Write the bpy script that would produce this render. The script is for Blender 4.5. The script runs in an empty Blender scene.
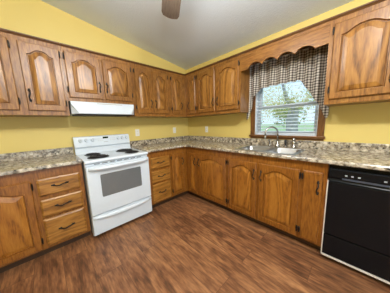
import bpy, bmesh, math, random
from mathutils import Vector, Matrix
random.seed(7)
S = bpy.context.scene
COL = S.collection
PI = math.pi
V = Vector

# ------------------------------------------------------------------ camera
CAM = V((-2.323, -2.630, 1.251))
yaw, pitch, roll = map(math.radians, (46.497, -8.434, -1.896))
fwd = V((math.cos(yaw)*math.cos(pitch), math.sin(yaw)*math.cos(pitch), math.sin(pitch)))
rt = V((math.sin(yaw), -math.cos(yaw), 0)); up = rt.cross(fwd)
r2 = rt*math.cos(roll) + up*math.sin(roll); u2 = up*math.cos(roll) - rt*math.sin(roll)
cd = bpy.data.cameras.new('camera'); cam = bpy.data.objects.new('camera', cd); COL.objects.link(cam)
M = Matrix(((r2.x, u2.x, -fwd.x, CAM.x), (r2.y, u2.y, -fwd.y, CAM.y), (r2.z, u2.z, -fwd.z, CAM.z), (0, 0, 0, 1)))
cam.matrix_world = M
cd.sensor_fit = 'HORIZONTAL'; cd.sensor_width = 36
cd.lens = 157.6/390*36
cd.shift_x = 0.413/390; cd.shift_y = 1.029/390
cd.clip_start = 0.05; cd.clip_end = 400
S.camera = cam

# ------------------------------------------------------------------ world, lights, exposure
W = bpy.data.worlds.new('world'); S.world = W; W.use_nodes = True
W.node_tree.nodes['Background'].inputs[0].default_value = (0.70, 0.87, 1.0, 1)
W.node_tree.nodes['Background'].inputs[1].default_value = 1.35
S.view_settings.view_transform = 'Standard'; S.view_settings.look = 'None'
S.view_settings.gamma = 1; S.view_settings.use_curve_mapping = False
S.view_settings.exposure = 0.13
HUB = V((-1.66, -1.86, 2.26))
def light(name, kind, loc, energy, color, size=0.1, rot=(0, 0, 0), size_y=None):
    d = bpy.data.lights.new(name, kind); d.energy = energy; d.color = color
    if kind == 'AREA':
        d.size = size
        if size_y: d.shape = 'RECTANGLE'; d.size_y = size_y
    else: d.shadow_soft_size = size
    o = bpy.data.objects.new(name, d); COL.objects.link(o); o.location = loc; o.rotation_euler = rot
    return o
for k_ in range(3):
    a_ = math.radians(90+k_*120)
    light('fan_bulb', 'POINT', (HUB.x+.135*math.cos(a_), HUB.y+.135*math.sin(a_), 2.165), 17, (1.0, 0.98, 0.94), 0.05)
# the room's second ceiling lamp, behind and above the camera
light('ceiling_lamp', 'POINT', (-2.15, -3.05, 2.50), 112, (1.0, 0.98, 0.94), 0.07)
# added area light: cool daylight fill at an unseen, assumed patio opening
light('rear_daylight_fill', 'AREA', (-2.4, -5.14, 1.15), 30, (0.72, 0.86, 1.0), 2.3, (math.radians(90), 0, 0), 2.0)

# ------------------------------------------------------------------ material helpers
def newmat(name):
    m = bpy.data.materials.new(name); m.use_nodes = True
    nt = m.node_tree; b = nt.nodes['Principled BSDF']
    return m, nt, b
def nd(nt, t, **kw):
    n = nt.nodes.new(t)
    for k, v in kw.items(): setattr(n, k, v)
    return n
def plain(name, col, rough=0.5, metal=0.0, coat=0.0, noise=0.04, nscale=30):
    m, nt, b = newmat(name)
    tc = nd(nt, 'ShaderNodeTexCoord'); n = nd(nt, 'ShaderNodeTexNoise'); n.inputs['Scale'].default_value = nscale
    nt.links.new(tc.outputs['Object'], n.inputs['Vector'])
    r = nd(nt, 'ShaderNodeValToRGB'); nt.links.new(n.outputs['Fac'], r.inputs[0])
    r.color_ramp.elements[0].position = 0.3; r.color_ramp.elements[1].position = 0.7
    r.color_ramp.elements[0].color = tuple(c*(1-noise) for c in col)+(1,)
    r.color_ramp.elements[1].color = tuple(min(1, c*(1+noise)) for c in col)+(1,)
    nt.links.new(r.outputs[0], b.inputs['Base Color'])
    b.inputs['Roughness'].default_value = rough; b.inputs['Metallic'].default_value = metal
    b.inputs['Coat Weight'].default_value = coat
    return m
def oak(name, axis, dark, mid, light_, rough=0.33, big=1.0, rings=110.0, pores=0.86):
    """varnished oak: cathedral figure from the contour lines of stretched noise, plus fine pores, grain along axis"""
    m, nt, b = newmat(name)
    L = nt.links.new
    tc = nd(nt, 'ShaderNodeTexCoord'); oi = nd(nt, 'ShaderNodeObjectInfo')
    ad = nd(nt, 'ShaderNodeVectorMath', operation='MULTIPLY_ADD')
    L(tc.outputs['Object'], ad.inputs[0]); ad.inputs[1].default_value = (1, 1, 1)
    rm = nd(nt, 'ShaderNodeMath', operation='MULTIPLY'); L(oi.outputs['Random'], rm.inputs[0]); rm.inputs[1].default_value = 23.0
    L(rm.outputs[0], ad.inputs[2])
    mp = nd(nt, 'ShaderNodeMapping'); L(ad.outputs[0], mp.inputs['Vector'])
    s = [1, 1, 1]; s['xyz'.index(axis)] = 0.13; mp.inputs['Scale'].default_value = s
    n1 = nd(nt, 'ShaderNodeTexNoise'); L(mp.outputs[0], n1.inputs['Vector']); n1.inputs['Scale'].default_value = 5.0*big; n1.inputs['Detail'].default_value = 2.0; n1.inputs['Roughness'].default_value = 0.45
    k = nd(nt, 'ShaderNodeMath', operation='MULTIPLY'); L(n1.outputs['Fac'], k.inputs[0]); k.inputs[1].default_value = rings
    sn = nd(nt, 'ShaderNodeMath', operation='SINE'); L(k.outputs[0], sn.inputs[0])
    h = nd(nt, 'ShaderNodeMath', operation='MULTIPLY_ADD'); L(sn.outputs[0], h.inputs[0]); h.inputs[1].default_value = 0.5; h.inputs[2].default_value = 0.5
    n2 = nd(nt, 'ShaderNodeTexNoise'); L(mp.outputs[0], n2.inputs['Vector']); n2.inputs['Scale'].default_value = 120.0; n2.inputs['Detail'].default_value = 4.0
    n3 = nd(nt, 'ShaderNodeTexNoise'); L(mp.outputs[0], n3.inputs['Vector']); n3.inputs['Scale'].default_value = 9.0
    mx = nd(nt, 'ShaderNodeMix', data_type='FLOAT'); mx.inputs['Factor'].default_value = pores
    L(h.outputs[0], mx.inputs['A']); L(n2.outputs['Fac'], mx.inputs['B'])
    mx2 = nd(nt, 'ShaderNodeMix', data_type='FLOAT'); mx2.inputs['Factor'].default_value = 0.16
    L(mx.outputs[0], mx2.inputs['A']); L(n3.outputs['Fac'], mx2.inputs['B'])
    r = nd(nt, 'ShaderNodeValToRGB'); L(mx2.outputs[0], r.inputs[0])
    e = r.color_ramp.elements; e[0].position = 0.22; e[0].color = dark+(1,); e[1].position = 0.72; e[1].color = light_+(1,)
    c = e.new(0.44); c.color = mid+(1,)
    L(r.outputs[0], b.inputs['Base Color'])
    b.inputs['Roughness'].default_value = rough
    bp = nd(nt, 'ShaderNodeBump'); bp.inputs['Strength'].default_value = 0.06; bp.inputs['Distance'].default_value = 0.002
    L(mx.outputs[0], bp.inputs['Height']); L(bp.outputs[0], b.inputs['Normal'])
    return m
OD, OM, OL = (0.065, 0.021, 0.003), (0.215, 0.086, 0.015), (0.37, 0.172, 0.037)
OAK_V = oak('oak_vertical', 'z', OD, OM, OL); OAK_H = oak('oak_horizontal', 'x', OD, OM, OL)
OAK_P = oak('oak_panel', 'z', OD, (0.25, 0.104, 0.018), (0.39, 0.185, 0.04), big=0.8, rings=75.0, pores=0.66)
BD, BM, BL = (0.070, 0.020, 0.0025), (0.215, 0.074, 0.009), (0.33, 0.13, 0.020)
OAK_BV = oak('oak_base_vertical', 'z', BD, BM, BL); OAK_BP = oak('oak_base_panel', 'z', BD, (0.29, 0.105, 0.012), (0.41, 0.172, 0.026), big=0.75, rings=85.0, pores=0.74)
OAK_BD = oak('oak_drawer_front', 'x', (0.09, 0.032, 0.005), (0.29, 0.122, 0.019), (0.43, 0.205, 0.04), big=0.75, rings=85.0, pores=0.74)
OAK_DARK = oak('oak_dark_stain', 'x', (0.02, 0.008, 0.003), (0.045, 0.018, 0.007), (0.07, 0.03, 0.012), 0.5)
WHITE = plain('white_enamel', (0.66, 0.73, 0.80), 0.22, noise=0.01)
WHITE_PL = plain('white_plastic', (0.78, 0.77, 0.72), 0.4, noise=0.02)
GREY_PL = plain('grey_print', (0.35, 0.36, 0.38), 0.5)
BLACK_IRON = plain('black_iron', (0.012, 0.011, 0.011), 0.38, 0.3)
BLACK_GLOSS = plain('black_plastic', (0.004, 0.005, 0.007), 0.22, noise=0.1)
BLACK_GLOSS.node_tree.nodes['Principled BSDF'].inputs['Specular IOR Level'].default_value = 0.25
BLACK_COIL = plain('black_coil', (0.012, 0.012, 0.014), 0.5, 0.2)
DARK_SLOT = plain('dark_slot', (0.03, 0.03, 0.032), 0.7)
CHROME = plain('brushed_nickel', (0.42, 0.41, 0.39), 0.22, 1.0)
STEEL = plain('stainless_steel', (0.42, 0.43, 0.44), 0.36, 1.0)
OVEN_GLASS = plain('oven_glass', (0.14, 0.15, 0.155), 0.08, coat=0.5, noise=0.02)
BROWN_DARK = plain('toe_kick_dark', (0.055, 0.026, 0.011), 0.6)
LED = plain('clock_display', (0.012, 0.03, 0.018), 0.1)

def wallpaint(name, col, rough, bump, bscale, amt=0.04):
    m, nt, b = newmat(name); L = nt.links.new
    tc = nd(nt, 'ShaderNodeTexCoord')
    n = nd(nt, 'ShaderNodeTexNoise'); n.inputs['Scale'].default_value = 1.5; L(tc.outputs['Object'], n.inputs['Vector'])
    r = nd(nt, 'ShaderNodeValToRGB'); L(n.outputs['Fac'], r.inputs[0])
    r.color_ramp.elements[0].color = tuple(c*(1-amt) for c in col)+(1,); r.color_ramp.elements[1].color = tuple(c*(1+amt) for c in col)+(1,)
    L(r.outputs[0], b.inputs['Base Color']); b.inputs['Roughness'].default_value = rough
    n2 = nd(nt, 'ShaderNodeTexNoise'); n2.inputs['Scale'].default_value = bscale; n2.inputs['Detail'].default_value = 3; L(tc.outputs['Object'], n2.inputs['Vector'])
    bp = nd(nt, 'ShaderNodeBump'); bp.inputs['Strength'].default_value = bump; bp.inputs['Distance'].default_value = 0.004
    L(n2.outputs['Fac'], bp.inputs['Height']); L(bp.outputs[0], b.inputs['Normal'])
    return m
YELLOW = wallpaint('yellow_wall_paint', (0.69, 0.54, 0.165), 0.55, 0.12, 120)
CEIL_M = wallpaint('knockdown_ceiling', (0.74, 0.83, 0.91), 0.85, 0.9, 70, 0.03)

def granite():
    m, nt, b = newmat('speckled_granite'); L = nt.links.new
    tc = nd(nt, 'ShaderNodeTexCoord')
    n1 = nd(nt, 'ShaderNodeTexNoise'); n1.inputs['Scale'].default_value = 26; n1.inputs['Detail'].default_value = 5; n1.inputs['Roughness'].default_value = 0.65
    n2 = nd(nt, 'ShaderNodeTexNoise'); n2.inputs['Scale'].default_value = 9; n2.inputs['Detail'].default_value = 3
    v = nd(nt, 'ShaderNodeTexVoronoi'); v.inputs['Scale'].default_value = 44
    for x in (n1, n2, v): L(tc.outputs['Object'], x.inputs['Vector'])
    r = nd(nt, 'ShaderNodeValToRGB'); L(n1.outputs['Fac'], r.inputs[0]); e = r.color_ramp.elements
    e[0].position = 0.40; e[0].color = (0.010, 0.012, 0.011, 1); e[1].position = 0.64; e[1].color = (0.74, 0.67, 0.53, 1)
    for p, c in ((0.44, (0.06, 0.05, 0.04)), (0.48, (0.26, 0.215, 0.155)), (0.55, (0.50, 0.43, 0.31))):
        x = e.new(p); x.color = c+(1,)
    r2_ = nd(nt, 'ShaderNodeValToRGB'); L(v.outputs['Color'], r2_.inputs[0]); e = r2_.color_ramp.elements
    r2_.color_ramp.interpolation = 'CONSTANT'
    e[0].position = 0; e[0].color = (0.03, 0.026, 0.023, 1); e[1].position = 0.22; e[1].color = (0.27, 0.215, 0.15, 1)
    for p, c in ((0.5, (0.46, 0.41, 0.33)), (0.78, (0.72, 0.66, 0.54))):
        x = e.new(p); x.color = c+(1,)
    mx = nd(nt, 'ShaderNodeMix', data_type='RGBA'); L(n2.outputs['Fac'], mx.inputs['Factor']); L(r.outputs[0], mx.inputs['A']); L(r2_.outputs[0], mx.inputs['B'])
    L(mx.outputs['Result'], b.inputs['Base Color']); b.inputs['Roughness'].default_value = 0.22
    return m
GRANITE = granite()

def floor_mat():
    m, nt, b = newmat('wood_plank_floor'); L = nt.links.new
    tc = nd(nt, 'ShaderNodeTexCoord')
    mp = nd(nt, 'ShaderNodeMapping'); mp.inputs['Rotation'].default_value = (0, 0, math.radians(90)); L(tc.outputs['Object'], mp.inputs['Vector'])
    br = nd(nt, 'ShaderNodeTexBrick'); L(mp.outputs[0], br.inputs['Vector'])
    br.inputs['Scale'].default_value = 1; br.inputs['Brick Width'].default_value = 1.22; br.inputs['Row Height'].default_value = 0.195
    br.inputs['Mortar Size'].default_value = 0.0022; br.inputs['Mortar Smooth'].default_value = 0.3; br.offset = 0.37
    br.inputs['Color1'].default_value = (0, 0, 0, 1); br.inputs['Color2'].default_value = (1, 1, 1, 1); br.inputs['Mortar'].default_value = (0.5, 0.5, 0.5, 1)
    bw = nd(nt, 'ShaderNodeRGBToBW'); L(br.outputs['Color'], bw.inputs[0])
    off = nd(nt, 'ShaderNodeMath', operation='MULTIPLY'); L(bw.outputs[0], off.inputs[0]); off.inputs[1].default_value = 17
    av = nd(nt, 'ShaderNodeVectorMath', operation='ADD'); L(tc.outputs['Object'], av.inputs[0]); L(off.outputs[0], av.inputs[1])
    m2 = nd(nt, 'ShaderNodeMapping'); m2.inputs['Scale'].default_value = (1.1, 0.18, 1); L(av.outputs[0], m2.inputs['Vector'])
    n1 = nd(nt, 'ShaderNodeTexNoise'); n1.inputs['Scale'].default_value = 13; n1.inputs['Detail'].default_value = 6; n1.inputs['Roughness'].default_value = 0.62; n1.inputs['Distortion'].default_value = 0.8
    n2 = nd(nt, 'ShaderNodeTexNoise'); n2.inputs['Scale'].default_value = 60; n2.inputs['Detail'].default_value = 4
    L(m2.outputs[0], n1.inputs['Vector']); L(m2.outputs[0], n2.inputs['Vector'])
    mx = nd(nt, 'ShaderNodeMix', data_type='FLOAT'); mx.inputs['Factor'].default_value = 0.35; L(n1.outputs['Fac'], mx.inputs['A']); L(n2.outputs['Fac'], mx.inputs['B'])
    sh = nd(nt, 'ShaderNodeMath', operation='MULTIPLY_ADD'); L(bw.outputs[0], sh.inputs[0]); sh.inputs[1].default_value = 0.06
    sb = nd(nt, 'ShaderNodeMath', operation='SUBTRACT'); L(mx.outputs[0], sb.inputs[0]); sb.inputs[1].default_value = 0.02
    L(sb.outputs[0], sh.inputs[2])
    r = nd(nt, 'ShaderNodeValToRGB'); L(sh.outputs[0], r.inputs[0]); e = r.color_ramp.elements
    e[0].position = 0.37; e[0].color = (0.075, 0.029, 0.012, 1); e[1].position = 0.66; e[1].color = (0.42, 0.205, 0.085, 1)
    x = e.new(0.47); x.color = (0.165, 0.068, 0.028, 1); x = e.new(0.55); x.color = (0.27, 0.120, 0.050, 1)
    mm = nd(nt, 'ShaderNodeMix', data_type='RGBA'); L(br.outputs['Fac'], mm.inputs['Factor']); L(r.outputs[0], mm.inputs['A']); mm.inputs['B'].default_value = (0.10, 0.043, 0.02, 1)
    L(mm.outputs['Result'], b.inputs['Base Color']); b.inputs['Roughness'].default_value = 0.42
    bp = nd(nt, 'ShaderNodeBump'); bp.inputs['Strength'].default_value = 0.15; bp.inputs['Distance'].default_value = 0.002
    L(mx.outputs[0], bp.inputs['Height']); L(bp.outputs[0], b.inputs['Normal'])
    return m
FLOOR_M = floor_mat()

def gingham():
    m, nt, b = newmat('brown_gingham_cloth'); L = nt.links.new
    uv = nd(nt, 'ShaderNodeUVMap')
    sp = nd(nt, 'ShaderNodeSeparateXYZ'); L(uv.outputs[0], sp.inputs[0])
    hs = []
    for ax in 'XY':
        a = nd(nt, 'ShaderNodeMath', operation='MULTIPLY'); L(sp.outputs[ax], a.inputs[0]); a.inputs[1].default_value = 1/0.029
        f = nd(nt, 'ShaderNodeMath', operation='FRACT'); L(a.outputs[0], f.inputs[0])
        g = nd(nt, 'ShaderNodeMath', operation='GREATER_THAN'); L(f.outputs[0], g.inputs[0]); g.inputs[1].default_value = 0.55
        hs.append(g)
    s = nd(nt, 'ShaderNodeMath', operation='ADD'); L(hs[0].outputs[0], s.inputs[0]); L(hs[1].outputs[0], s.inputs[1])
    d = nd(nt, 'ShaderNodeMath', operation='MULTIPLY'); L(s.outputs[0], d.inputs[0]); d.inputs[1].default_value = 0.5
    r = nd(nt, 'ShaderNodeValToRGB'); L(d.outputs[0], r.inputs[0]); e = r.color_ramp.elements; r.color_ramp.interpolation = 'CONSTANT'
    e[0].position = 0; e[0].color = (0.66, 0.62, 0.55, 1); e[1].position = 0.75; e[1].color = (0.04, 0.032, 0.028, 1)
    x = e.new(0.25); x.color = (0.27, 0.235, 0.20, 1)
    L(r.outputs[0], b.inputs['Base Color']); b.inputs['Roughness'].default_value = 0.9
    tr = nd(nt, 'ShaderNodeBsdfTranslucent'); L(r.outputs[0], tr.inputs['Color'])
    ms = nd(nt, 'ShaderNodeMixShader'); ms.inputs[0].default_value = 0.2
    L(b.outputs[0], ms.inputs[1]); L(tr.outputs[0], ms.inputs[2]); L(ms.outputs[0], nt.nodes['Material Output'].inputs[0])
    return m
GINGHAM = gingham()
def glassmat():
    m, nt, b = newmat('window_glass'); L = nt.links.new
    t = nd(nt, 'ShaderNodeBsdfTransparent'); t.inputs[0].default_value = (0.93, 0.97, 0.98, 1)
    g = nd(nt, 'ShaderNodeBsdfGlossy'); g.inputs['Roughness'].default_value = 0.02
    f = nd(nt, 'ShaderNodeFresnel'); f.inputs[0].default_value = 1.45
    ms = nd(nt, 'ShaderNodeMixShader'); L(f.outputs[0], ms.inputs[0]); L(t.outputs[0], ms.inputs[1]); L(g.outputs[0], ms.inputs[2])
    L(ms.outputs[0], nt.nodes['Material Output'].inputs[0])
    return m
GLASS = glassmat()
def leafmat(name, a, b_):
    m, nt, b = newmat(name); L = nt.links.new
    tc = nd(nt, 'ShaderNodeTexCoord'); n = nd(nt, 'ShaderNodeTexNoise'); n.inputs['Scale'].default_value = 1.3; n.inputs['Detail'].default_value = 4
    L(tc.outputs['Object'], n.inputs['Vector'])
    r = nd(nt, 'ShaderNodeValToRGB'); L(n.outputs['Fac'], r.inputs[0]); r.color_ramp.elements[0].position = .35; r.color_ramp.elements[1].position = .65
    r.color_ramp.elements[0].color = a+(1,); r.color_ramp.elements[1].color = b_+(1,)
    L(r.outputs[0], b.inputs['Base Color']); b.inputs['Roughness'].default_value = 0.7
    return m
LEAF_Y = leafmat('autumn_leaves', (0.42, 0.46, 0.16), (0.78, 0.66, 0.20)); LEAF_G = leafmat('green_leaves', (0.16, 0.27, 0.12), (0.34, 0.46, 0.24))
BARK = plain('grey_bark', (0.34, 0.34, 0.36), 0.9, noise=0.25, nscale=8)
LAWN = leafmat('lawn', (0.38, 0.55, 0.26), (0.52, 0.68, 0.36))

# ------------------------------------------------------------------ mesh helpers
def obj(name, bm, mat, parent=None, bevel=0, smooth=False, seg=2):
    bmesh.ops.recalc_face_normals(bm, faces=bm.faces)
    me = bpy.data.meshes.new(name); bm.to_mesh(me); bm.free()
    o = bpy.data.objects.new(name, me); COL.objects.link(o); me.materials.append(mat)
    if parent: o.parent = parent
    if smooth:
        for p in me.polygons: p.use_smooth = True
    if bevel:
        b = o.modifiers.new('bevel', 'BEVEL'); b.width = bevel; b.segments = seg; b.limit_method = 'ANGLE'
    return o
def thing(name, label, cat, loc, rotz=0, group=None):
    o = bpy.data.objects.new(name, None); COL.objects.link(o); o.location = loc; o.rotation_euler = (0, 0, rotz)
    o.empty_display_size = 0.1; o['label'] = label; o['category'] = cat
    if group: o['group'] = group
    return o
def tag(o, label, cat, group=None):
    o['label'] = label; o['category'] = cat
    if group: o['group'] = group
    return o
def struct(o, kind='structure'):
    o['kind'] = kind; return o
def NB(): return bmesh.new()
def box(bm, x0, x1, y0, y1, z0, z1):
    vs = [bm.verts.new((x, y, z)) for x in (x0, x1) for y in (y0, y1) for z in (z0, z1)]
    for f in ((0, 1, 3, 2), (4, 6, 7, 5), (0, 4, 5, 1), (2, 3, 7, 6), (0, 2, 6, 4), (1, 5, 7, 3)):
        bm.faces.new([vs[i] for i in f])
    return bm
def B(x0, x1, y0, y1, z0, z1): return box(NB(), x0, x1, y0, y1, z0, z1)
def prism(bm, pts, a0, a1, axis='x'):
    """profile pts extruded along axis from a0 to a1: axis x -> pts are (y,z); y -> (x,z); z -> (x,y)"""
    mk = {'x': lambda p, a: (a, p[0], p[1]), 'y': lambda p, a: (p[0], a, p[1]), 'z': lambda p, a: (p[0], p[1], a)}[axis]
    A = [bm.verts.new(mk(p, a0)) for p in pts]; Bv = [bm.verts.new(mk(p, a1)) for p in pts]
    n = len(pts); bm.faces.new(A); bm.faces.new(Bv[::-1])
    for i in range(n): bm.faces.new((A[i], A[(i+1) % n], Bv[(i+1) % n], Bv[i]))
    return bm
def tube(bm, pts, rad, seg=8, cap=True):
    pts = [V(p) for p in pts]; rads = rad if isinstance(rad, (list, tuple)) else [rad]*len(pts)
    rings = []; up_ = None
    for i, p in enumerate(pts):
        t = (pts[min(i+1, len(pts)-1)] - pts[max(i-1, 0)]).normalized()
        if up_ is None: up_ = V((0, 0, 1)) if abs(t.z) < 0.9 else V((1, 0, 0))
        a = t.cross(up_).normalized(); b = a.cross(t).normalized(); up_ = b
        rings.append([bm.verts.new(p + (a*math.cos(q)+b*math.sin(q))*rads[i]) for q in [2*PI*k/seg for k in range(seg)]])
    for r0, r1 in zip(rings, rings[1:]):
        for k in range(seg): bm.faces.new((r0[k], r0[(k+1) % seg], r1[(k+1) % seg], r1[k]))
    if cap: bm.faces.new(rings[0][::-1]); bm.faces.new(rings[-1])
    return bm
def lathe(bm, prof, c=(0, 0, 0), axis='z', seg=20):
    """prof: (radius, height) list"""
    rings = []
    for r, h in prof:
        ring = []
        for k in range(seg):
            a = 2*PI*k/seg; p = (r*math.cos(a), r*math.sin(a), h)
            if axis == 'y': p = (p[0], -h, p[1])
            ring.append(bm.verts.new((c[0]+p[0], c[1]+p[1], c[2]+p[2])))
        rings.append(ring)
    for r0, r1 in zip(rings, rings[1:]):
        for k in range(seg): bm.faces.new((r0[k], r0[(k+1) % seg], r1[(k+1) % seg], r1[k]))
    bm.faces.new(rings[0][::-1]); bm.faces.new(rings[-1])
    return bm
def loops(bm, L, close_first=True, close_last=True):
    R = [[bm.verts.new(p) for p in l] for l in L]
    for a, b in zip(R, R[1:]):
        n = len(a)
        for i in range(n): bm.faces.new((a[i], a[(i+1) % n], b[(i+1) % n], b[i]))
    if close_first: bm.faces.new(R[0][::-1])
    if close_last: bm.faces.new(R[-1])
    return bm

# ------------------------------------------------------------------ cabinet parts (local frame: wall at y=0, front faces -y, x to the right)
NA = 18
def arch_loop(x0, x1, z0, z1, rise, y):
    """rectangle whose top edge rises in a cathedral arch above z1"""
    pts = [(x0, y, z0), (x1, y, z0)]
    for i in range(NA+1):
        s = 1-2*i/NA
        a = abs(s)
        bump = 0 if a > 0.90 else 0.5*(1+math.cos(PI*(a/0.90)**1.45))
        pts.append(((x0+x1)/2 + s*(x1-x0)/2, y, z1 + rise*bump))
    return pts
def door(parent, x0, x1, z0, z1, yf, hinge=None, pull=None, rise=None, pullz=None, up=True, stile=0.052):
    """raised panel door: frame, panel, black pull and hinges"""
    w = x1-x0; T = 0.022; rise = min(0.045, 0.17*w) if rise is None else rise
    yo = yf-T
    def out(i, y, dx=0):
        l = arch_loop(x0+dx, x1-dx, z0+dx, z1-dx, 0, y); return l
    st = min(stile, w*0.2)
    px0, px1, pz0, pz1 = x0+st, x1-st, z0+st+.003, z1-st-rise-0.006
    L = [out(0, yf, .007), out(0, yo+.013, .007), out(0, yo+.010), out(0, yo+.006), out(0, yo, .006), arch_loop(px0, px1, pz0, pz1, rise, yo), arch_loop(px0+.004, px1-.004, pz0+.004, pz1-.004, rise, yo+.017)]
    d = obj('door', loops(NB(), L), OAK_V if z0 > 1 else OAK_BV, parent)
    g = .008; bv = min(.036, w*.12)
    L = [arch_loop(px0+g, px1-g, pz0+g, pz1-g, rise, yo+.017), arch_loop(px0+g+.005, px1-g-.005, pz0+g+.005, pz1-g-.005, rise, yo+.009),
         arch_loop(px0+g+bv, px1-g-bv, pz0+g+bv, pz1-g-bv, rise*.95, yo+.001), arch_loop(px0+g+bv+.003, px1-g-bv-.003, pz0+g+bv+.003, pz1-g-bv-.003, rise*.95, yo-.0005)]
    obj('panel', loops(NB(), L), OAK_P if z0 > 1 else OAK_BP, d)
    door_iron(d, x0, x1, z0, z1, yf, yo, hinge, pull, pullz, up)
    return d
def door_iron(d, x0, x1, z0, z1, yf, yo, hinge, pull, pullz, up):
    if pull:
        hx = x0+.026 if pull == 'l' else x1-.026
        hz = pullz if pullz is not None else (z1-.14 if up else z0+.145)
        obj('handle', pull_bm(hx, yo, hz, True), BLACK_IRON, d, smooth=True)
    if hinge:
        hx = x0-.004 if hinge == 'l' else x1+.004
        for hz in (z0+.085, z1-.055): obj('hinge', hinge_bm(hx, yf-.008, hz), BLACK_IRON, d)
def pull_bm(hx, yo, hz, vert, L=.092):
    bm = NB(); n = 10; pts = []; rad = []
    for i in range(n+1):
        t = -1+2*i/n
        off = .026*(1-abs(t)**3); wob = .006*math.sin(t*PI)
        p = (hx+wob, yo-.003-off, hz+t*L/2) if vert else (hx+t*L/2, yo-.003-off, hz+wob-.004*(1-t*t))
        pts.append(p); rad.append(.0040+.002*(1-abs(t)))
    tube(bm, pts, rad, 8)
    for t in (-1, 1):   # pierced leaf rosettes at both ends
        c = (hx, yo, hz+t*L/2) if vert else (hx+t*L/2, yo, hz)
        lathe(bm, [(.011, 0), (.011, .002), (.008, .005), (.003, .0065)], c, 'y', 10)
        c2 = (c[0], c[1], c[2]+t*.013) if vert else (c[0]+t*.013, c[1], c[2])
        lathe(bm, [(.008, 0), (.008, .002), (.003, .005)], c2, 'y', 8)
    return bm
def hinge_bm(hx, y, hz):
    bm = NB()
    box(bm, hx-.006, hx+.006, y-.014, y+.007, hz-.018, hz+.018)
    tube(bm, [(hx, y-.014, hz-.024), (hx, y-.014, hz+.024)], .0050, 8)
    for s in (-1, 1): lathe(bm, [(.004, 0), (.0065, .004), (.002, .009)] if s > 0 else [(.002, -.009), (.0065, -.004), (.004, 0)], (hx, y-.014, hz+s*.024), 'z', 8)
    return bm
def drawer(parent, x0, x1, z0, z1, yf):
    yo = yf-.020
    def rc(d, y): return [(x0+d, y, z0+d), (x1-d, y, z0+d), (x1-d, y, z1-d), (x0+d, y, z1-d)]
    d = obj('drawer', loops(NB(), [rc(.007, yf), rc(.007, yo+.013), rc(0, yo+.010), rc(.004, yo+.006), rc(.012, yo+.002), rc(.015, yo)]), OAK_BD, parent)
    obj('handle', pull_bm((x0+x1)/2, yo, (z0+z1)/2+.005, False, .095), BLACK_IRON, d, smooth=True)
    return d
UZ0, UZ1 = 1.395, 2.118
def crown(parent, x0, x1, yf):
    p = [(yf+.002, 2.128), (yf-.006, 2.130), (yf-.012, 2.138), (yf-.018, 2.142), (yf-.018, 2.153), (yf+.002, 2.153)]
    obj('crown', prism(NB(), p, x0, x1), OAK_DARK2, parent)
OAK_DARK2 = oak('oak_crown', 'x', (0.03, 0.012, 0.004), (0.10, 0.042, 0.013), (0.19, 0.085, 0.026), 0.3)
def upper(label, loc, rot, x0, x1, z0, doors, yf=-.33):
    t = thing('wall_cabinet', label, 'cabinet', loc, rot, 'oak wall cabinets')
    obj('body', B(x0, x1, yf, -.002, z0, 2.153), OAK_V, t)
    for (a, b, c, h, p) in doors: door(t, a, b, c, 2.083, yf, h, p, up=False)
    crown(t, x0, x1, yf)
    return t
RW = -PI/2   # things on the window wall: local x runs along -Y, front faces -X

# ------------------------------------------------------------------ setting
ZC, SL = 2.381, 0.147
def zc(x): return ZC - SL*x
XL, YR = -4.7, -5.2
struct(obj('floor', B(XL-.12, .14, YR-.12, .12, -.06, 0), FLOOR_M))
bm = NB(); prism(bm, [(XL-.12, zc(XL-.12)), (.14, zc(.14)), (.14, zc(.14)+.1), (XL-.12, zc(XL-.12)+.1)], YR-.12, .12, 'y'); struct(obj('ceiling', bm, CEIL_M))
bm = NB(); prism(bm, [(XL, 0), (.14, 0), (.14, zc(.14)), (XL, zc(XL))], 0, .12, 'y'); struct(obj('wall_back', bm, YELLOW))
WY0, WY1, WZ0, WZ1 = -1.525, -2.285, 1.062, 2.02
bm = NB(); zt = zc(.0)+.002
box(bm, 0, .14, WY0, 0, 0, zt); box(bm, 0, .14, YR, WY1, 0, zt); box(bm, 0, .14, WY1, WY0, 0, WZ0); box(bm, 0, .14, WY1, WY0, WZ1, zt)
struct(obj('wall_right', bm, YELLOW))
struct(obj('wall_left', B(XL-.12, XL, YR, .12, 0, zc(XL-.12)), YELLOW))
bm = NB()   # rear wall, out of view; wide patio opening added to admit daylight
PX0, PX1, PZ = -3.6, -1.2, 2.12
for a, b, z0 in ((XL, PX0, 0), (PX1, .0, 0), (PX0, PX1, PZ)):
    prism(bm, [(a, z0), (b, z0), (b, zc(b)), (a, zc(a))], YR-.12, YR, 'y')
struct(obj('wall_rear', bm, YELLOW))
bm = NB()
for a, b, c, d in ((PX0, PX0+.06, .02, PZ), (PX1-.06, PX1, .02, PZ), (-2.43, -2.37, .02, PZ), (PX0, PX1, 0, .03), (PX0, PX1, PZ-.06, PZ)):
    box(bm, a, b, YR-.09, YR-.03, c, d)
dr = struct(obj('door_1', bm, WHITE_PL))
struct(obj('door_glass', B(PX0+.06, PX1-.06, YR-.065, YR-.06, .03, PZ-.06), GLASS, dr))

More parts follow.
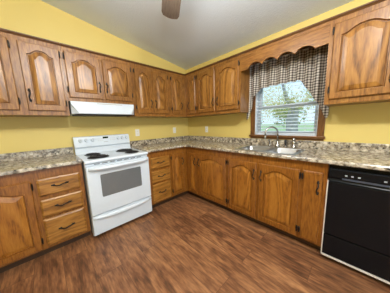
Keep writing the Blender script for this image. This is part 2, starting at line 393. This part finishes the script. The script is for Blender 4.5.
# window: white sashes set in a deep jamb, stained oak casing and sill
w1 = struct(bpy.data.objects.new('window_1', None)); COL.objects.link(w1); w1.location = (0, WY0, WZ0)
def loc_box(bm, x0, x1, y0, y1, z0, z1): return box(bm, x0, x1, y0-WY0, y1-WY0, z0-WZ0, z1-WZ0)
CAS = oak('oak_casing', 'z', (0.045, 0.016, 0.005), (0.13, 0.05, 0.013), (0.22, 0.095, 0.026)); CASH = oak('oak_sill', 'y', (0.045, 0.016, 0.005), (0.13, 0.05, 0.013), (0.22, 0.095, 0.026))
SASH = plain('white_vinyl_sash', (0.66, 0.72, 0.78), 0.4, noise=0.01)
bm = NB(); loc_box(bm, -.019, -.001, WY0-.003, -1.462, WZ0, 2.09); loc_box(bm, -.019, -.001, -2.348, WY1+.003, WZ0, 2.09); loc_box(bm, -.019, -.001, WY1, WY0, 2.015, 2.09)
o = struct(obj('casing', bm, CAS, w1, bevel=.004))
bm = NB(); loc_box(bm, -.042, .0, -2.362, -1.450, WZ0-.026, WZ0+.002); o = struct(obj('sill', bm, CASH, w1, bevel=.005))
bm = NB(); loc_box(bm, -.017, .0, -2.348, -1.462, WZ0-.050, WZ0-.026); o = struct(obj('apron', bm, CASH, w1, bevel=.003))
bm = NB()
loc_box(bm, .0, .14, WY0-.012, WY0, WZ0, WZ1); loc_box(bm, .0, .14, WY1, WY1+.012, WZ0, WZ1); loc_box(bm, 0, .14, WY1, WY0, WZ0, WZ0+.012); loc_box(bm, 0, .14, WY1, WY0, WZ1-.012, WZ1)
struct(obj('jamb', bm, SASH, w1))
def sash(x, z0, z1, name):
    bm = NB(); a, b = WY0-.012, WY1+.012
    loc_box(bm, x, x+.032, a-.038, a, z0, z1); loc_box(bm, x, x+.032, b, b+.038, z0, z1)
    loc_box(bm, x, x+.032, b+.038, a-.038, z0, z0+.042); loc_box(bm, x, x+.032, b+.038, a-.038, z1-.042, z1)
    s = struct(obj(name, bm, SASH, w1, bevel=.003))
    bm = NB(); loc_box(bm, x+.014, x+.018, b+.038, a-.038, z0+.042, z1-.042); struct(obj('pane', bm, GLASS, s))
sash(.070, WZ0+.012, 1.478, 'lower_sash'); sash(.104, 1.440, WZ1-.012, 'upper_sash')

# ------------------------------------------------------------------ wall cabinets
O0 = (0, 0, 0)
def upper_at(label, ox, x0, x1, z0, doors, rot=0):
    loc = (ox, 0, 0) if rot == 0 else (0, ox, 0)
    return upper(label, loc, rot, x0, x1, z0, doors)
upper_at('oak wall cabinet with two doors at the far left, left of the range hood', -2.45, -.41, .372, UZ0, [(-.375, -.005, 1.44, 'r', 'l'), (.052, .350, 1.44, 'r', 'l')])
upper_at('short oak wall cabinet with two doors directly above the white range hood', -1.70, -.376, .376, 1.556, [(-.358, -.018, 1.597, 'l', 'r'), (.008, .356, 1.597, 'r', 'l')])
upper_at('oak wall cabinet with two doors between the range hood and the corner', -1.005, -.317, .317, UZ0, [(-.282, -.020, 1.44, 'l', 'r'), (.004, .272, 1.44, 'r', 'l')])
t = thing('wall_cabinet', 'L-shaped oak corner wall cabinet with two narrow doors where the walls meet', 'cabinet', O0, 0, 'oak wall cabinets')
obj('body', prism(NB(), [(-.686, -.002), (-.002, -.002), (-.002, -.633), (-.33, -.633), (-.33, -.33), (-.686, -.33)], UZ0, 2.153, 'z'), OAK_V, t)
door(t, -.652, -.422, 1.44, 2.083, -.33, 'l', 'r', up=False)
bm = NB(); PR = [(.002, 2.128), (-.006, 2.130), (-.012, 2.138), (-.018, 2.142), (-.018, 2.153), (.002, 2.153)]
loops(bm, [[(-.686, -.33+a, z) for a, z in PR], [(-.33+a, -.33+a, z) for a, z in PR], [(-.33+a, -.633, z) for a, z in PR]])
obj('crown', bm, OAK_DARK2, t)
def side_door(parent, y0, *a, **k):   # a door on the window-wall face of a corner unit
    d = door(parent, *a, **k); d.rotation_euler = (0, 0, RW); return d
side_door(t, 0, .412, .602, 1.44, 2.083, -.33, 'r', 'l', up=False)
upper_at('oak wall cabinet with two arched doors immediately left of the curtained window', -1.05, -.415, .417, UZ0, [(-.392, -.018, 1.44, 'l', 'r'), (.016, .394, 1.44, 'r', 'l')], RW)
upper_at('oak wall cabinet with wide arched door right of the window, above the dishwasher', -2.75, -.386, .42, UZ0, [(-.352, .036, 1.44, 'l', 'r'), (.062, .40, 1.44, 'r', 'l')], RW)

# scalloped valance board bridging the window between the wall cabinets
t = thing('valance_board', 'scalloped oak valance board bridging the two wall cabinets over the window', 'valance', (-.33, -1.467, 0), RW)
Lv = .897; pts = [(0, 2.10), (0, 1.925), (.085, 1.925)]
n = 4; a0, a1 = .105, .795
for k in range(n):
    for i in range(0 if k == 0 else 1, 13):
        s = i/12; pts.append((a0+(a1-a0)*(k+s)/n, 1.937+.050*math.sin(PI*s)**.75 if 0 < s < 1 else 1.937))
pts += [(.812, 1.940), (Lv, 1.945), (Lv, 2.10)]
obj('board', prism(NB(), pts, 0, .020, 'y'), OAK_H, t, bevel=.003)
obj('top_rail', B(0, Lv, -.002, .03, 2.1, 2.153), OAK_H, t)
obj('shade_board', B(0, Lv, .030, .328, 2.138, 2.153), OAK_H, t)  # unseen board added to keep bounce light out of the valance pocket
obj('crown', prism(NB(), PR, 0, Lv), OAK_DARK2, t)

# ------------------------------------------------------------------ base cabinets
BF, BT, TK = -.600, .882, .088
def base(name, label, loc, rot, x0, x1, bodyname='body', yf=BF):
    t = thing(name, label, 'cabinet', loc, rot, 'oak base cabinets')
    obj('body', B(x0, x1, yf, -.004, TK, BT), OAK_BV, t)
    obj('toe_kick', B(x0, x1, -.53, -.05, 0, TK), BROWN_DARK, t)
    return t
DT, DB = .792, .108
t = base('base_cabinet', 'oak base cabinet with one panelled door at the far left of the counter', (-2.75, 0, 0), 0, -.31, .305)
door(t, -.26, .288, DB, DT-.005, BF, 'r', 'l')
DR = ((.622, .792), (.412, .588), (.112, .392))
t = base('drawer_cabinet', 'oak cabinet with three stacked drawers left of the white stove', (-2.26, 0, 0), 0, -.185, .190)
for a, b in DR: drawer(t, -.168, .158, a, b, BF)
t = base('drawer_cabinet', 'oak cabinet with three stacked drawers right of the white stove', (-1.12, 0, 0), 0, -.210, .185)
for a, b in DR: drawer(t, -.152, .163, a, b, BF)
t = thing('corner_cabinet', 'L-shaped oak corner base cabinet with two narrow doors meeting at the inside corner', 'cabinet', O0, 0, 'oak base cabinets')
obj('body', prism(NB(), [(-.935, -.004), (-.004, -.004), (-.004, -.872), (BF, -.872), (BF, BF), (-.935, BF)], TK, BT, 'z'), OAK_BV, t)
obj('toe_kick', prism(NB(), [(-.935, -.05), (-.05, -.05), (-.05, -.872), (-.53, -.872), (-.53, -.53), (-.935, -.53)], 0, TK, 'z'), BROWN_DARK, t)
door(t, -.918, -.682, DB, DT, BF, 'l', 'r')
side_door(t, 0, .648, .855, DB, DT, BF, None, 'r')
t = base('base_cabinet', 'oak base cabinet with one wide arched door between the corner and the sink cabinet', (0, -1.16, 0), RW, -.288, .287)
door(t, -.265, .268, DB, DT, BF, 'r', 'l')
t = base('sink_cabinet', 'oak base cabinet with two arched doors below the sink', (0, -1.865, 0), RW, -.418, .415)
# the sink bowls hang inside: body is open-topped, built from panels
o = [c for c in t.children if c.name.startswith('body')][0]; bpy.data.objects.remove(o)
bm = NB(); box(bm, -.418, .415, BF, BF+.02, TK, BT); box(bm, -.418, -.40, BF+.02, -.004, TK, BT); box(bm, .397, .415, BF+.02, -.004, TK, BT); box(bm, -.40, .397, BF+.02, -.004, TK, TK+.02)
obj('body', bm, OAK_BV, t)
door(t, -.397, -.020, DB, DT, BF, 'l', 'r'); door(t, .010, .402, DB, DT, BF, 'r', 'l')
t = base('base_cabinet', 'narrow oak base cabinet with one slim flat door between sink cabinet and dishwasher', (0, -2.374, 0), RW, -.094, .096)
x0, x1 = -.078, .064; yo = BF-.02
def rc(d, y): return [(x0+d, y, DB+d), (x1-d, y, DB+d), (x1-d, y, DT-d), (x0+d, y, DT-d)]
d = obj('door', loops(NB(), [rc(0, BF), rc(0, yo+.008), rc(.005, yo+.004), rc(.012, yo+.003), rc(.014, yo)]), OAK_BV, t)
door_iron(d, x0, x1, DB, DT, BF, yo, 'l', 'r', None, True)
t = base('base_cabinet', 'oak base cabinet at the far right end past the dishwasher', (0, -3.26, 0), RW, -.145, .14)
door(t, -.12, .12, DB, DT, BF, 'r', 'l')

# ------------------------------------------------------------------ countertops
CF, CZ0, CZ1, BSZ = -.646, .884, .920, 1.006
EDGE = [(0, 0), (-.008, .002), (-.012, .009), (-.012, .027), (-.008, .034), (0, .036)]
def front_edge(bm, x0, x1, yf): prism(bm, [(yf+.012+a, CZ0+b) for a, b in EDGE], x0, x1)
t = thing('countertop', 'speckled granite countertop left of the stove', 'countertop', (-2.5, 0, 0), 0, 'granite countertops')
bm = B(-.56, .437, CF+.012, -.002, CZ0, CZ1); front_edge(bm, -.56, .437, CF); obj('slab', bm, GRANITE, t)
obj('backsplash', B(-.56, .437, -.022, -.002, CZ1, BSZ), GRANITE, t, bevel=.003)
t = thing('countertop', 'L-shaped speckled granite countertop holding the sink, running right from the stove', 'countertop', O0, 0, 'granite countertops')
SX0, SX1, SY0, SY1 = -.572, -.225, -1.545, -2.205    # sink cut-out
YE = -3.42; bm = NB(); c = CF+.012
box(bm, -1.338, -.002, c, -.002, CZ0, CZ1); box(bm, c, -.002, SY0, c, CZ0, CZ1); box(bm, c, SX0, SY1, SY0, CZ0, CZ1); box(bm, SX1, -.002, SY1, SY0, CZ0, CZ1); box(bm, c, -.002, YE, SY1, CZ0, CZ1)
front_edge(bm, -1.338, c, CF)
prism(bm, [(CF+.012+a, CZ0+b) for a, b in EDGE], c, YE, 'y')
obj('slab', bm, GRANITE, t)
obj('backsplash', prism(NB(), [(-1.338, -.002), (-.002, -.002), (-.002, YE), (-.022, YE), (-.022, -.022), (-1.338, -.022)], CZ1, BSZ, 'z'), GRANITE, t, bevel=.003)

# ------------------------------------------------------------------ sink and taps
t = thing('kitchen_sink', 'stainless steel double-bowl sink set into the granite counter under the window', 'sink', (-.34, -1.89, CZ1))
def rrect(x0, x1, y0, y1, r, z, n=5):
    P = []
    for cx_, cy_, a in ((x1-r, y1-r, 0), (x0+r, y1-r, 90), (x0+r, y0+r, 180), (x1-r, y0+r, 270)):
        for i in range(n+1):
            q = math.radians(a+90*i/n); P.append((cx_+r*math.cos(q), cy_+r*math.sin(q), z))
    return P
ox, oy = .34, 1.89
bm = NB()   # flat rim with both bowl openings: outer lip plus strips
yd = -1.905
X0, X1, Y0, Y1 = SX0-.018+ox, SX1+.022+ox, SY1-.018+oy, SY0+.018+oy
bx0, bx1 = SX0+.020+ox, SX1-.015+ox
for a, b, c_, d_ in ((X0, bx0, Y0, Y1), (bx1, X1, Y0, Y1), (bx0, bx1, Y0, SY1+.020+oy), (bx0, bx1, SY0-.020+oy, Y1), (bx0, bx1, yd-.014+oy, yd+.014+oy)):
    box(bm, a, b, c_, d_, .0005, .0045)
obj('rim', bm, STEEL, t, bevel=.0015)
for (a, b) in ((SY1+.020+oy, yd-.014+oy), (yd+.014+oy, SY0-.020+oy)):
    L = [rrect(bx0, bx1, a, b, .05, .003), rrect(bx0+.004, bx1-.004, a+.004, b-.004, .05, -.004), rrect(bx0+.014, bx1-.014, a+.014, b-.014, .05, -.15), rrect(bx0+.035, bx1-.035, a+.035, b-.035, .04, -.17),
         rrect(bx0+.033, bx1-.033, a+.033, b-.033, .04, -.173), rrect(bx0+.010, bx1-.010, a+.010, b-.010, .05, -.152), rrect(bx0+.001, bx1-.001, a+.001, b-.001, .05, -.004), rrect(bx0-.001, bx1+.001, a-.001, b+.001, .05, .003)]
    bw_ = obj('bowl', loops(NB(), L, False, False), STEEL, t, smooth=True)
    # bowl bottom
    obj('bowl_bottom', loops(NB(), [rrect(bx0+.034, bx1-.034, a+.034, b-.034, .04, -.1735), rrect(bx0+.034, bx1-.034, a+.034, b-.034, .04, -.1695)]), STEEL, bw_)
    obj('drain', lathe(NB(), [(.042, -.1695), (.042, -.1675), (.034, -.168), (.030, -.169)], ((bx0+bx1)/2, (a+b)/2, 0)), CHROME, bw_)
FX = -.070
t = thing('kitchen_faucet', 'tall gooseneck nickel kitchen faucet behind the sink', 'faucet', (FX, -1.875, CZ1+.0005), math.radians(-42))
obj('base', lathe(NB(), [(.030, 0), (.030, .006), (.022, .014), (.019, .05), (.016, .06), (.0135, .065)]), CHROME, t, smooth=True)
pts = [(0, 0, .06), (0, 0, .175)]
for i in range(1, 13):
    a = PI*i/12; pts.append((-.085+.085*math.cos(a), 0.0, .175+.085*math.sin(a)))
pts += [(-.170, 0, .150)]
obj('spout', tube(NB(), pts, .0105, 12), CHROME, t, smooth=True)
obj('spray_head', lathe(NB(), [(.011, .155), (.014, .148), (.0165, .105), (.012, .100)], (-.170, 0, 0)), CHROME, t, smooth=True)
t = thing('soap_dispenser', 'short nickel soap dispenser just left of the faucet', 'soap dispenser', (FX-.005, -1.775, CZ1+.0005))
obj('base', lathe(NB(), [(.020, 0), (.020, .007), (.013, .012), (.011, .05)]), CHROME, t, smooth=True)
obj('pump', tube(NB(), [(0, 0, .048), (0, 0, .072), (-.014, 0, .078), (-.045, 0, .072)], [.007, .008, .007, .005], 8), CHROME, t, smooth=True)
t = thing('sprayer', 'short nickel hand sprayer standing just right of the faucet', 'sprayer', (FX-.005, -1.975, CZ1+.0005))
obj('base', lathe(NB(), [(.022, 0), (.022, .008), (.015, .014), (.013, .022)]), CHROME, t, smooth=True)
obj('spray_head', lathe(NB(), [(.010, .02), (.013, .04), (.016, .07), (.013, .088), (.006, .094)]), BLACK_IRON, t, smooth=True)
t = thing('faucet_handle', 'separate nickel faucet handle with round knob, right of the hand sprayer', 'faucet handle', (FX-.005, -2.068, CZ1+.0005))
obj('base', lathe(NB(), [(.027, 0), (.027, .007), (.019, .016), (.017, .06), (.012, .075), (.010, .085)]), CHROME, t, smooth=True)
obj('knob', lathe(NB(), [(.008, .082), (.017, .090), (.021, .102), (.018, .114), (.008, .121)]), CHROME, t, smooth=True)
obj('lever', tube(NB(), [(0, 0, .05), (-.03, -.035, .058), (-.045, -.055, .062)], [.008, .007, .006], 8), CHROME, t, smooth=True)

# ------------------------------------------------------------------ stove
t = thing('stove', 'white electric coil stove with oven between the oak drawer cabinets', 'stove', (-1.6995, 0, 0))
HW = .3555
obj('body', B(-HW, HW, -.645, -.03, .03, .868), WHITE, t, bevel=.004)
for sx in (-1, 1):
    for yy in (-.60, -.10): obj('foot', lathe(NB(), [(.018, 0), (.018, .008), (.010, .010), (.010, .032)], (sx*.31, yy, 0), 'z', 12), BLACK_IRON, t)
bm = NB(); prism(bm, [(-.03, .866), (-.660, .866), (-.678, .872), (-.684, .884), (-.680, .897), (-.668, .904), (-.03, .904)], -HW-.002, HW+.002)
obj('cooktop', bm, WHITE, t, bevel=.003)
bm = NB(); prism(bm, [(-.03, .9035), (-.125, .9035), (-.105, .930), (-.100, .980), (-.075, .980), (-.075, .989), (-.03, .989)], -HW, HW)
obj('backguard', bm, WHITE, t, bevel=.003)
bm = NB(); prism(bm, [(-.03, .988), (-.092, .988), (-.092, .993), (-.100, .996), (-.084, 1.105), (-.077, 1.124), (-.062, 1.134), (-.03, 1.134)], -HW, HW)
cp = obj('control_panel', bm, WHITE, t, bevel=.003)
def py(z): return -.100+(z-.996)*.016/.109
for kx in (-.283, -.217, -.145, .190, .250, .312):
    z = 1.082; k = obj('knob', lathe(NB(), [(.026, -.002), (.026, .004), (.021, .007), (.019, .026), (.015, .029)], (kx, py(z), z), 'y', 20), WHITE, cp)
    obj('pointer', B(kx-.002, kx+.002, py(z)-.031, py(z)-.028, z-.004, z+.016), GREY_PL, k)
obj('clock_display', B(-.018, .052, py(1.105)-.003, py(1.1), 1.090, 1.115), LED, cp)
BG = plain('button_grey', (.55, .57, .6), .5)
for r_ in range(2):
    for c_ in (-.085, -.060, -.038, .075, .100, .125): obj('button', B(c_, c_+.016, py(1.07)-.003, py(1.07)+.002, 1.060+.026*r_, 1.067+.026*r_), BG, cp)
obj('label_strip', B(-.01, .045, py(1.05)-.002, py(1.05)+.002, 1.040, 1.046), GREY_PL, cp)
def burner(x, y, R):
    p = obj('drip_pan', lathe(NB(), [(R+.018, .9042), (R+.018, .908), (R+.008, .909), (R*.4, .9055), (.02, .905)], (x, y, 0), 'z', 28), BLACK_COIL, t)
    bm = NB(); pts = []; turns = 4 if R > .08 else 3; nn = turns*22
    for i in range(nn+1):
        a = 2*PI*turns*i/nn; r_ = .022+(R-.022)*i/nn; pts.append((x+r_*math.cos(a), y+r_*math.sin(a), .9165))
    tube(bm, pts, .0062, 6); obj('coil', bm, BLACK_COIL, p, smooth=True)
burner(-.198, -.265, .072); burner(-.188, -.520, .095); burner(.193, -.285, .095); burner(.205, -.525, .072)
bm = NB(); box(bm, -HW+.004, HW-.004, -.660, -.646, .842, .862); vt = obj('vent_trim', bm, WHITE, t)
bm = NB()
for k in range(7): a = -.27+k*.080; box(bm, a, a+.055, -.6625, -.659, .849, .856)
obj('vent_slots', bm, DARK_SLOT, vt)
DZ0, DZ1 = .286, .838
od = obj('oven_door', B(-HW+.001, HW-.001, -.697, -.647, DZ0, DZ1), WHITE, t, bevel=.010, seg=3)
bm = NB(); prism(bm, [(-.225, .477), (.225, .477), (.232, .490), (.232, .722), (.225, .735), (-.225, .735), (-.232, .722), (-.232, .490)], -.700, -.690, 'y')
obj('window', bm, OVEN_GLASS, od)
bm = NB(); n = 14; L = []
for i in range(n+1):
    s = -1+2*i/n; x = s*.335; yc = -.695-.048*(1-abs(s)**4); z = .812-.012*s*s*0
    L.append([(x, yc+.010, z-.017), (x, yc-.006, z-.018), (x, yc-.013, z-.006), (x, yc-.013, z+.008), (x, yc-.004, z+.018), (x, yc+.010, z+.016)])
loops(bm, L); obj('handle', bm, WHITE, od, smooth=True)
dw = obj('drawer', B(-HW+.001, HW-.001, -.690, -.640, .052, .276), WHITE, t, bevel=.006)
bm = NB(); L = []
for i in range(n+1):
    s = -1+2*i/n; x = s*.347; dep = .030*(1-abs(s)**3); z1 = .268; z0 = .240-.022*(1-s*s)
    L.append([(x, -.689, z0), (x, -.691-dep*.8, z0+.002), (x, -.692-dep, z0+.012), (x, -.691-dep*.6, z1-.006), (x, -.689, z1)])
loops(bm, L); obj('handle', bm, WHITE, dw, smooth=True)

# ------------------------------------------------------------------ range hood
t = thing('range_hood', 'white under-cabinet range hood with angled ends above the stove', 'range hood', (-1.70, 0, 0))
bm = NB()
T_ = [(-.362, -.01, 1.5545), (-.362, -.352, 1.5545), (.362, -.352, 1.5545), (.362, -.01, 1.5545)]
T2 = [(-.362, -.01, 1.512), (-.362, -.358, 1.512), (.362, -.358, 1.512), (.362, -.01, 1.512)]
T3 = [(-.362, -.01, 1.418), (-.295, -.455, 1.418), (.295, -.455, 1.418), (.362, -.01, 1.418)]
T3 = [(-.362, -.01, 1.425), (-.362, -.335, 1.425), (-.300, -.405, 1.425), (.300, -.405, 1.425), (.362, -.335, 1.425), (.362, -.01, 1.425)]
Ta = [(-.362, -.01, 1.5545), (-.362, -.335, 1.5545), (-.361, -.354, 1.5545), (.361, -.354, 1.5545), (.362, -.335, 1.5545), (.362, -.01, 1.5545)]
Tb = [(-.362, -.01, 1.515), (-.362, -.335, 1.515), (-.356, -.368, 1.515), (.356, -.368, 1.515), (.362, -.335, 1.515), (.362, -.01, 1.515)]
T4 = [(x, y, 1.414) for x, y, z in T3]
loops(bm, [Ta, Tb, T3, T4]); obj('shell', bm, WHITE, t)
obj('grille', B(-.33, .33, -.34, -.06, 1.402, 1.4135), DARK_SLOT, t)
obj('front_strip', B(-.10, .20, -.3625, -.355, 1.535, 1.543), plain('hood_strip', (.45, .47, .40), .4), t)

# ------------------------------------------------------------------ dishwasher
t = thing('dishwasher', 'black built-in dishwasher under the granite at the right', 'dishwasher', (0, -2.777, 0), RW)
HW = .303
obj('body', B(-HW, HW, -.585, -.03, .02, .868), BLACK_GLOSS, t)
obj('door', B(-HW+.006, HW-.006, -.632, -.585, .262, .738), BLACK_GLOSS, t, bevel=.006)
bm = NB(); prism(bm, [(-.585, .745), (-.636, .745), (-.632, .752), (-.626, .766), (-.640, .785), (-.640, .846), (-.632, .852), (-.585, .852)], -HW+.003, HW-.003)
cp = obj('control_panel', bm, BLACK_GLOSS, t, bevel=.002)
obj('latch_recess', B(-.215, .11, -.6415, -.638, .770, .784), plain('slate_plastic', (.05, .06, .08), .3), cp)
BG = plain('button_light', (.42, .44, .47), .4)
for k in (-.20, -.165, -.128, .00, .035, .075): obj('button', B(k, k+.014, -.643, -.639, .803, .812), BG, cp)
obj('nameplate', B(.20, .262, -.642, -.639, .778, .787), plain('badge_silver', (.45, .46, .48), .3, .6), cp)
obj('lower_panel', B(-HW+.006, HW-.006, -.626, -.585, .058, .250), BLACK_GLOSS, t, bevel=.004)
obj('toe_panel', B(-HW+.01, HW-.01, -.56, -.5, 0, .055), BLACK_COIL, t)
bm = NB(); box(bm, -HW-.001, -HW+.006, -.634, -.60, .048, .745); box(bm, -HW-.001, HW, -.634, -.60, .044, .055)
obj('edge_trim', bm, plain('cream_trim', (.72, .66, .58), .4), t)['label'] = 'pale edge trim along side and bottom'

# ------------------------------------------------------------------ wall outlets
def outlet(label, loc, rot):
    t = thing('wall_outlet', label, 'outlet', loc, rot, 'white wall outlet plates')
    obj('plate', B(-.036, .036, -.0065, -.0005, -.058, .058), WHITE_PL, t, bevel=.003)
    for s in (-1, 1):
        k = obj('socket', lathe(NB(), [(.0165, .006), (.0165, .009), (.014, .0095)], (0, 0, s*.020), 'y', 16), WHITE_PL, t)
        bm = NB(); box(bm, -.007, -.005, -.0105, -.009, s*.020-.003, s*.020+.006); box(bm, .005, .007, -.0105, -.009, s*.020-.003, s*.020+.006); obj('slots', bm, DARK_SLOT, k)
outlet('white wall outlet just right of the stove control panel', (-1.163, 0, 1.139), 0)
outlet('white wall outlet on the stove wall, left of the room corner', (-.381, 0, 1.141), 0)
outlet('white wall outlet on the window wall, right of the room corner', (0, -.545, 1.143), RW)

# ------------------------------------------------------------------ blind and curtain
t = thing('window_blind', 'white horizontal slat blind lowered over the window', 'blind', (.030, (WY0+WY1)/2, WZ0))
hw = .362
obj('bottom_rail', B(-.024, .024, -hw, hw, .014, .034), SASH, t, bevel=.004)
obj('head_rail', B(-.026, .026, -hw, hw, .905, .945), SASH, t, bevel=.004)
bm = NB(); z = .052; tl = math.radians(10)
while z < .90:
    L = []
    pr = []
    for i in range(7):
        s = -1+2*i/6; pr.append((.024*s*math.cos(tl), z+.024*s*math.sin(tl)+.0035*(1-s*s)))
    P = pr+[(a, b-.0022) for a, b in pr[::-1]]
    prism(bm, P, -hw, hw, 'y'); z += .0440
obj('slats', bm, SASH, t)
for y in (-.25, .25):
    for x in (-.026, .026): obj('cord', tube(NB(), [(x, y, .03), (x, y, .91)], .0011, 5), WHITE_PL, t)

t = thing('window_curtain', 'brown and cream gingham valance curtain scooped up over the window', 'curtain', (-.062, -1.435, 2.06))
low = [(0, 1.31), (.012, 1.285), (.03, 1.31), (.055, 1.43), (.080, 1.50), (.10, 1.60), (.15, 1.665), (.21, 1.705), (.33, 1.716), (.50, 1.718), (.655, 1.720), (.70, 1.66), (.76, 1.57), (.82, 1.47), (.87, 1.38), (.895, 1.345), (.912, 1.29), (.926, 1.262), (.935, 1.275), (.94, 1.31)]
def lowz(s):
    for (a, b), (c_, d_) in zip(low, low[1:]):
        if s <= c_: return b+(d_-b)*(s-a)/(c_-a)
    return low[-1][1]
bm = NB(); uvl = bm.loops.layers.uv.new('UVMap'); NS, NZ = 230, 26; G = []; UVc = {}
arc = 0; prev = None
for i in range(NS+1):
    s = .94*i/NS; col = []; zl = lowz(s)
    ph = s*62+1.2*math.sin(s*9)
    for j in range(NZ+1):
        f = j/NZ; z = 2.045+(zl-2.045)*f
        x = -.002-(.014+.006*f)*math.sin(ph+.5*math.sin(3*f+s*5))-.016*f
        v = bm.verts.new((x, -s+.004*math.cos(ph), z-2.06)); col.append(v)
        UVc[v] = (s*1.1, z)
    G.append(col)
for i in range(NS):
    for j in range(NZ):
        f = bm.faces.new((G[i][j], G[i+1][j], G[i+1][j+1], G[i][j+1]))
        for l in f.loops: l[uvl].uv = UVc[l.vert]
o = obj('cloth', bm, GINGHAM, t, smooth=True)
sm = o.modifiers.new('thick', 'SOLIDIFY'); sm.thickness = .002; sm.offset = 0
obj('curtain_rod', tube(NB(), [(.0, .0, -.012), (.0, -.94, -.012)], .008, 8), WHITE_PL, t)

# ------------------------------------------------------------------ ceiling fan above the camera's view, one blade reaching in
t = thing('ceiling_fan', 'brown-bladed ceiling fan with light, one blade reaching into view at the top', 'ceiling fan', (HUB.x, HUB.y, HUB.z))
FANM = plain('fan_bronze', (.10, .075, .055), .4, .6)
BLM = oak('fan_blade_wood', 'x', (.10, .075, .055), (.17, .13, .10), (.22, .18, .14), .5)
top = zc(HUB.x)-HUB.z
obj('downrod', tube(NB(), [(0, 0, .12), (0, 0, top-.03)], .013, 12), FANM, t)
obj('canopy', lathe(NB(), [(.03, top-.075), (.062, top-.04), (.068, top-.012)], (0, 0, 0)), FANM, t, smooth=True)
obj('motor', lathe(NB(), [(.06, .0), (.115, .025), (.125, .06), (.115, .10), (.05, .13), (.02, .135)]), FANM, t, smooth=True)
obj('light_fitter', lathe(NB(), [(.045, -.035), (.07, -.02), (.07, .002)]), FANM, t, smooth=True)
m, nt, b = newmat('frosted_shade'); b.inputs['Base Color'].default_value = (.9, .88, .82, 1); b.inputs['Emission Color'].default_value = (1, .9, .72, 1); b.inputs['Emission Strength'].default_value = 3.0
for k in range(3):
    a = math.radians(90+k*120); dx, dy = .075*math.cos(a), .075*math.sin(a)
    obj('lamp_shade', lathe(NB(), [(.018, -.03), (.035, -.045), (.043, -.07), (.040, -.09), (.02, -.10)], (dx, dy, 0), 'z', 16), m, t, smooth=True)
A0 = math.atan2(-1.22-HUB.y, -1.265-HUB.x)
for k in range(4):
    a = A0+k*PI/2
    P = [(.19, -.055), (.30, -.074), (.68, -.084), (.725, -.070), (.745, -.02), (.745, .02), (.725, .070), (.68, .084), (.30, .074), (.19, .055)]
    bm = NB(); prism(bm, P, -.004, .004, 'z')
    bmesh.ops.rotate(bm, verts=bm.verts, cent=(0, 0, 0), matrix=Matrix.Rotation(math.radians(11), 3, 'X'))
    bl = obj('blade', bm, BLM, t); bl.rotation_euler = (0, 0, a); bl.location = (0, 0, .045)
    bm = NB(); box(bm, .10, .24, -.016, .016, .004, .010); ir = obj('blade_iron', bm, FANM, bl)

# ------------------------------------------------------------------ outdoors seen through the window
struct(obj('ground_outside', B(.3, 130, -70, 90, -.75, -.6), LAWN))
def blob_tree(name, label, cat, loc, crowns, mat, trunk=None, leaf=.09, per=500, group=None):
    t = thing(name, label, cat, loc, 0, group)
    if trunk:
        bm = NB()
        for pts, rad in trunk: tube(bm, pts, rad, 10)
        obj('trunk', bm, BARK, t, smooth=True)
    bm = NB()
    for (cx_, cy_, cz_, rx, ry, rz) in crowns:
        for _ in range(per):
            d = V((random.gauss(0, 1), random.gauss(0, 1), random.gauss(0, 1))).normalized()*random.random()**.4
            p = V((cx_+d.x*rx, cy_+d.y*ry, cz_+d.z*rz))
            a = V((random.gauss(0, 1), random.gauss(0, 1), random.gauss(0, 1))).normalized(); b = a.orthogonal().normalized()
            s = leaf*(.6+.8*random.random())
            vs = [bm.verts.new(p+a*s*q+b*s*w_*.6) for q, w_ in ((-1, 0), (0, -.7), (1, 0), (0, .7))]
            bm.faces.new(vs)
    obj('foliage', bm, mat, t)
    return t
blob_tree('tree', 'thick-trunked tree with yellowing leaves standing right outside the window', 'tree', (6, -.46, -.6),
    [(-.2, .5, 2.55, .6, .9, .42), (-.2, -.7, 2.75, .6, .8, .45), (.2, .9, 3.0, 1.0, 1.0, .55), (1, 2.2, 2.7, 1, 1.1, .8), (3, 1.2, 2.35, 1.2, 2.0, .8), (.4, .2, 4.0, 1.6, 2.4, .7)], LEAF_Y,
    [([(0, -.05, 0), (0, 0, 1.0), (0, .05, 1.9), (.1, .0, 2.5)], [.33, .27, .24, .2]), ([(.1, .0, 2.4), (.15, .35, 2.9), (.3, .6, 3.6)], [.12, .09, .05])], .05, 700)
for i, (yy, hh) in enumerate(((0, 5.0), (11, 6.5), (22, 5.5), (33, 7.5))):
    blob_tree('shrub_tree', ('bushy green tree at the far edge of the lawn, right side of the window', 'bushy green tree across the lawn behind the thick trunk', 'bushy green tree across the lawn, left of the thick trunk', 'tall bushy green tree across the lawn at the left edge of the window')[i], 'tree', (46, yy, -.6),
        [(0, 0, hh*.45, 3.2, 4.2, hh*.45), (0, 1.5, hh*.7, 2.5, 2.8, hh*.3)], LEAF_G, [([(0, 0, 0), (0, 0, hh*.5)], [.3, .2])], .42, 420, 'trees across the lawn')
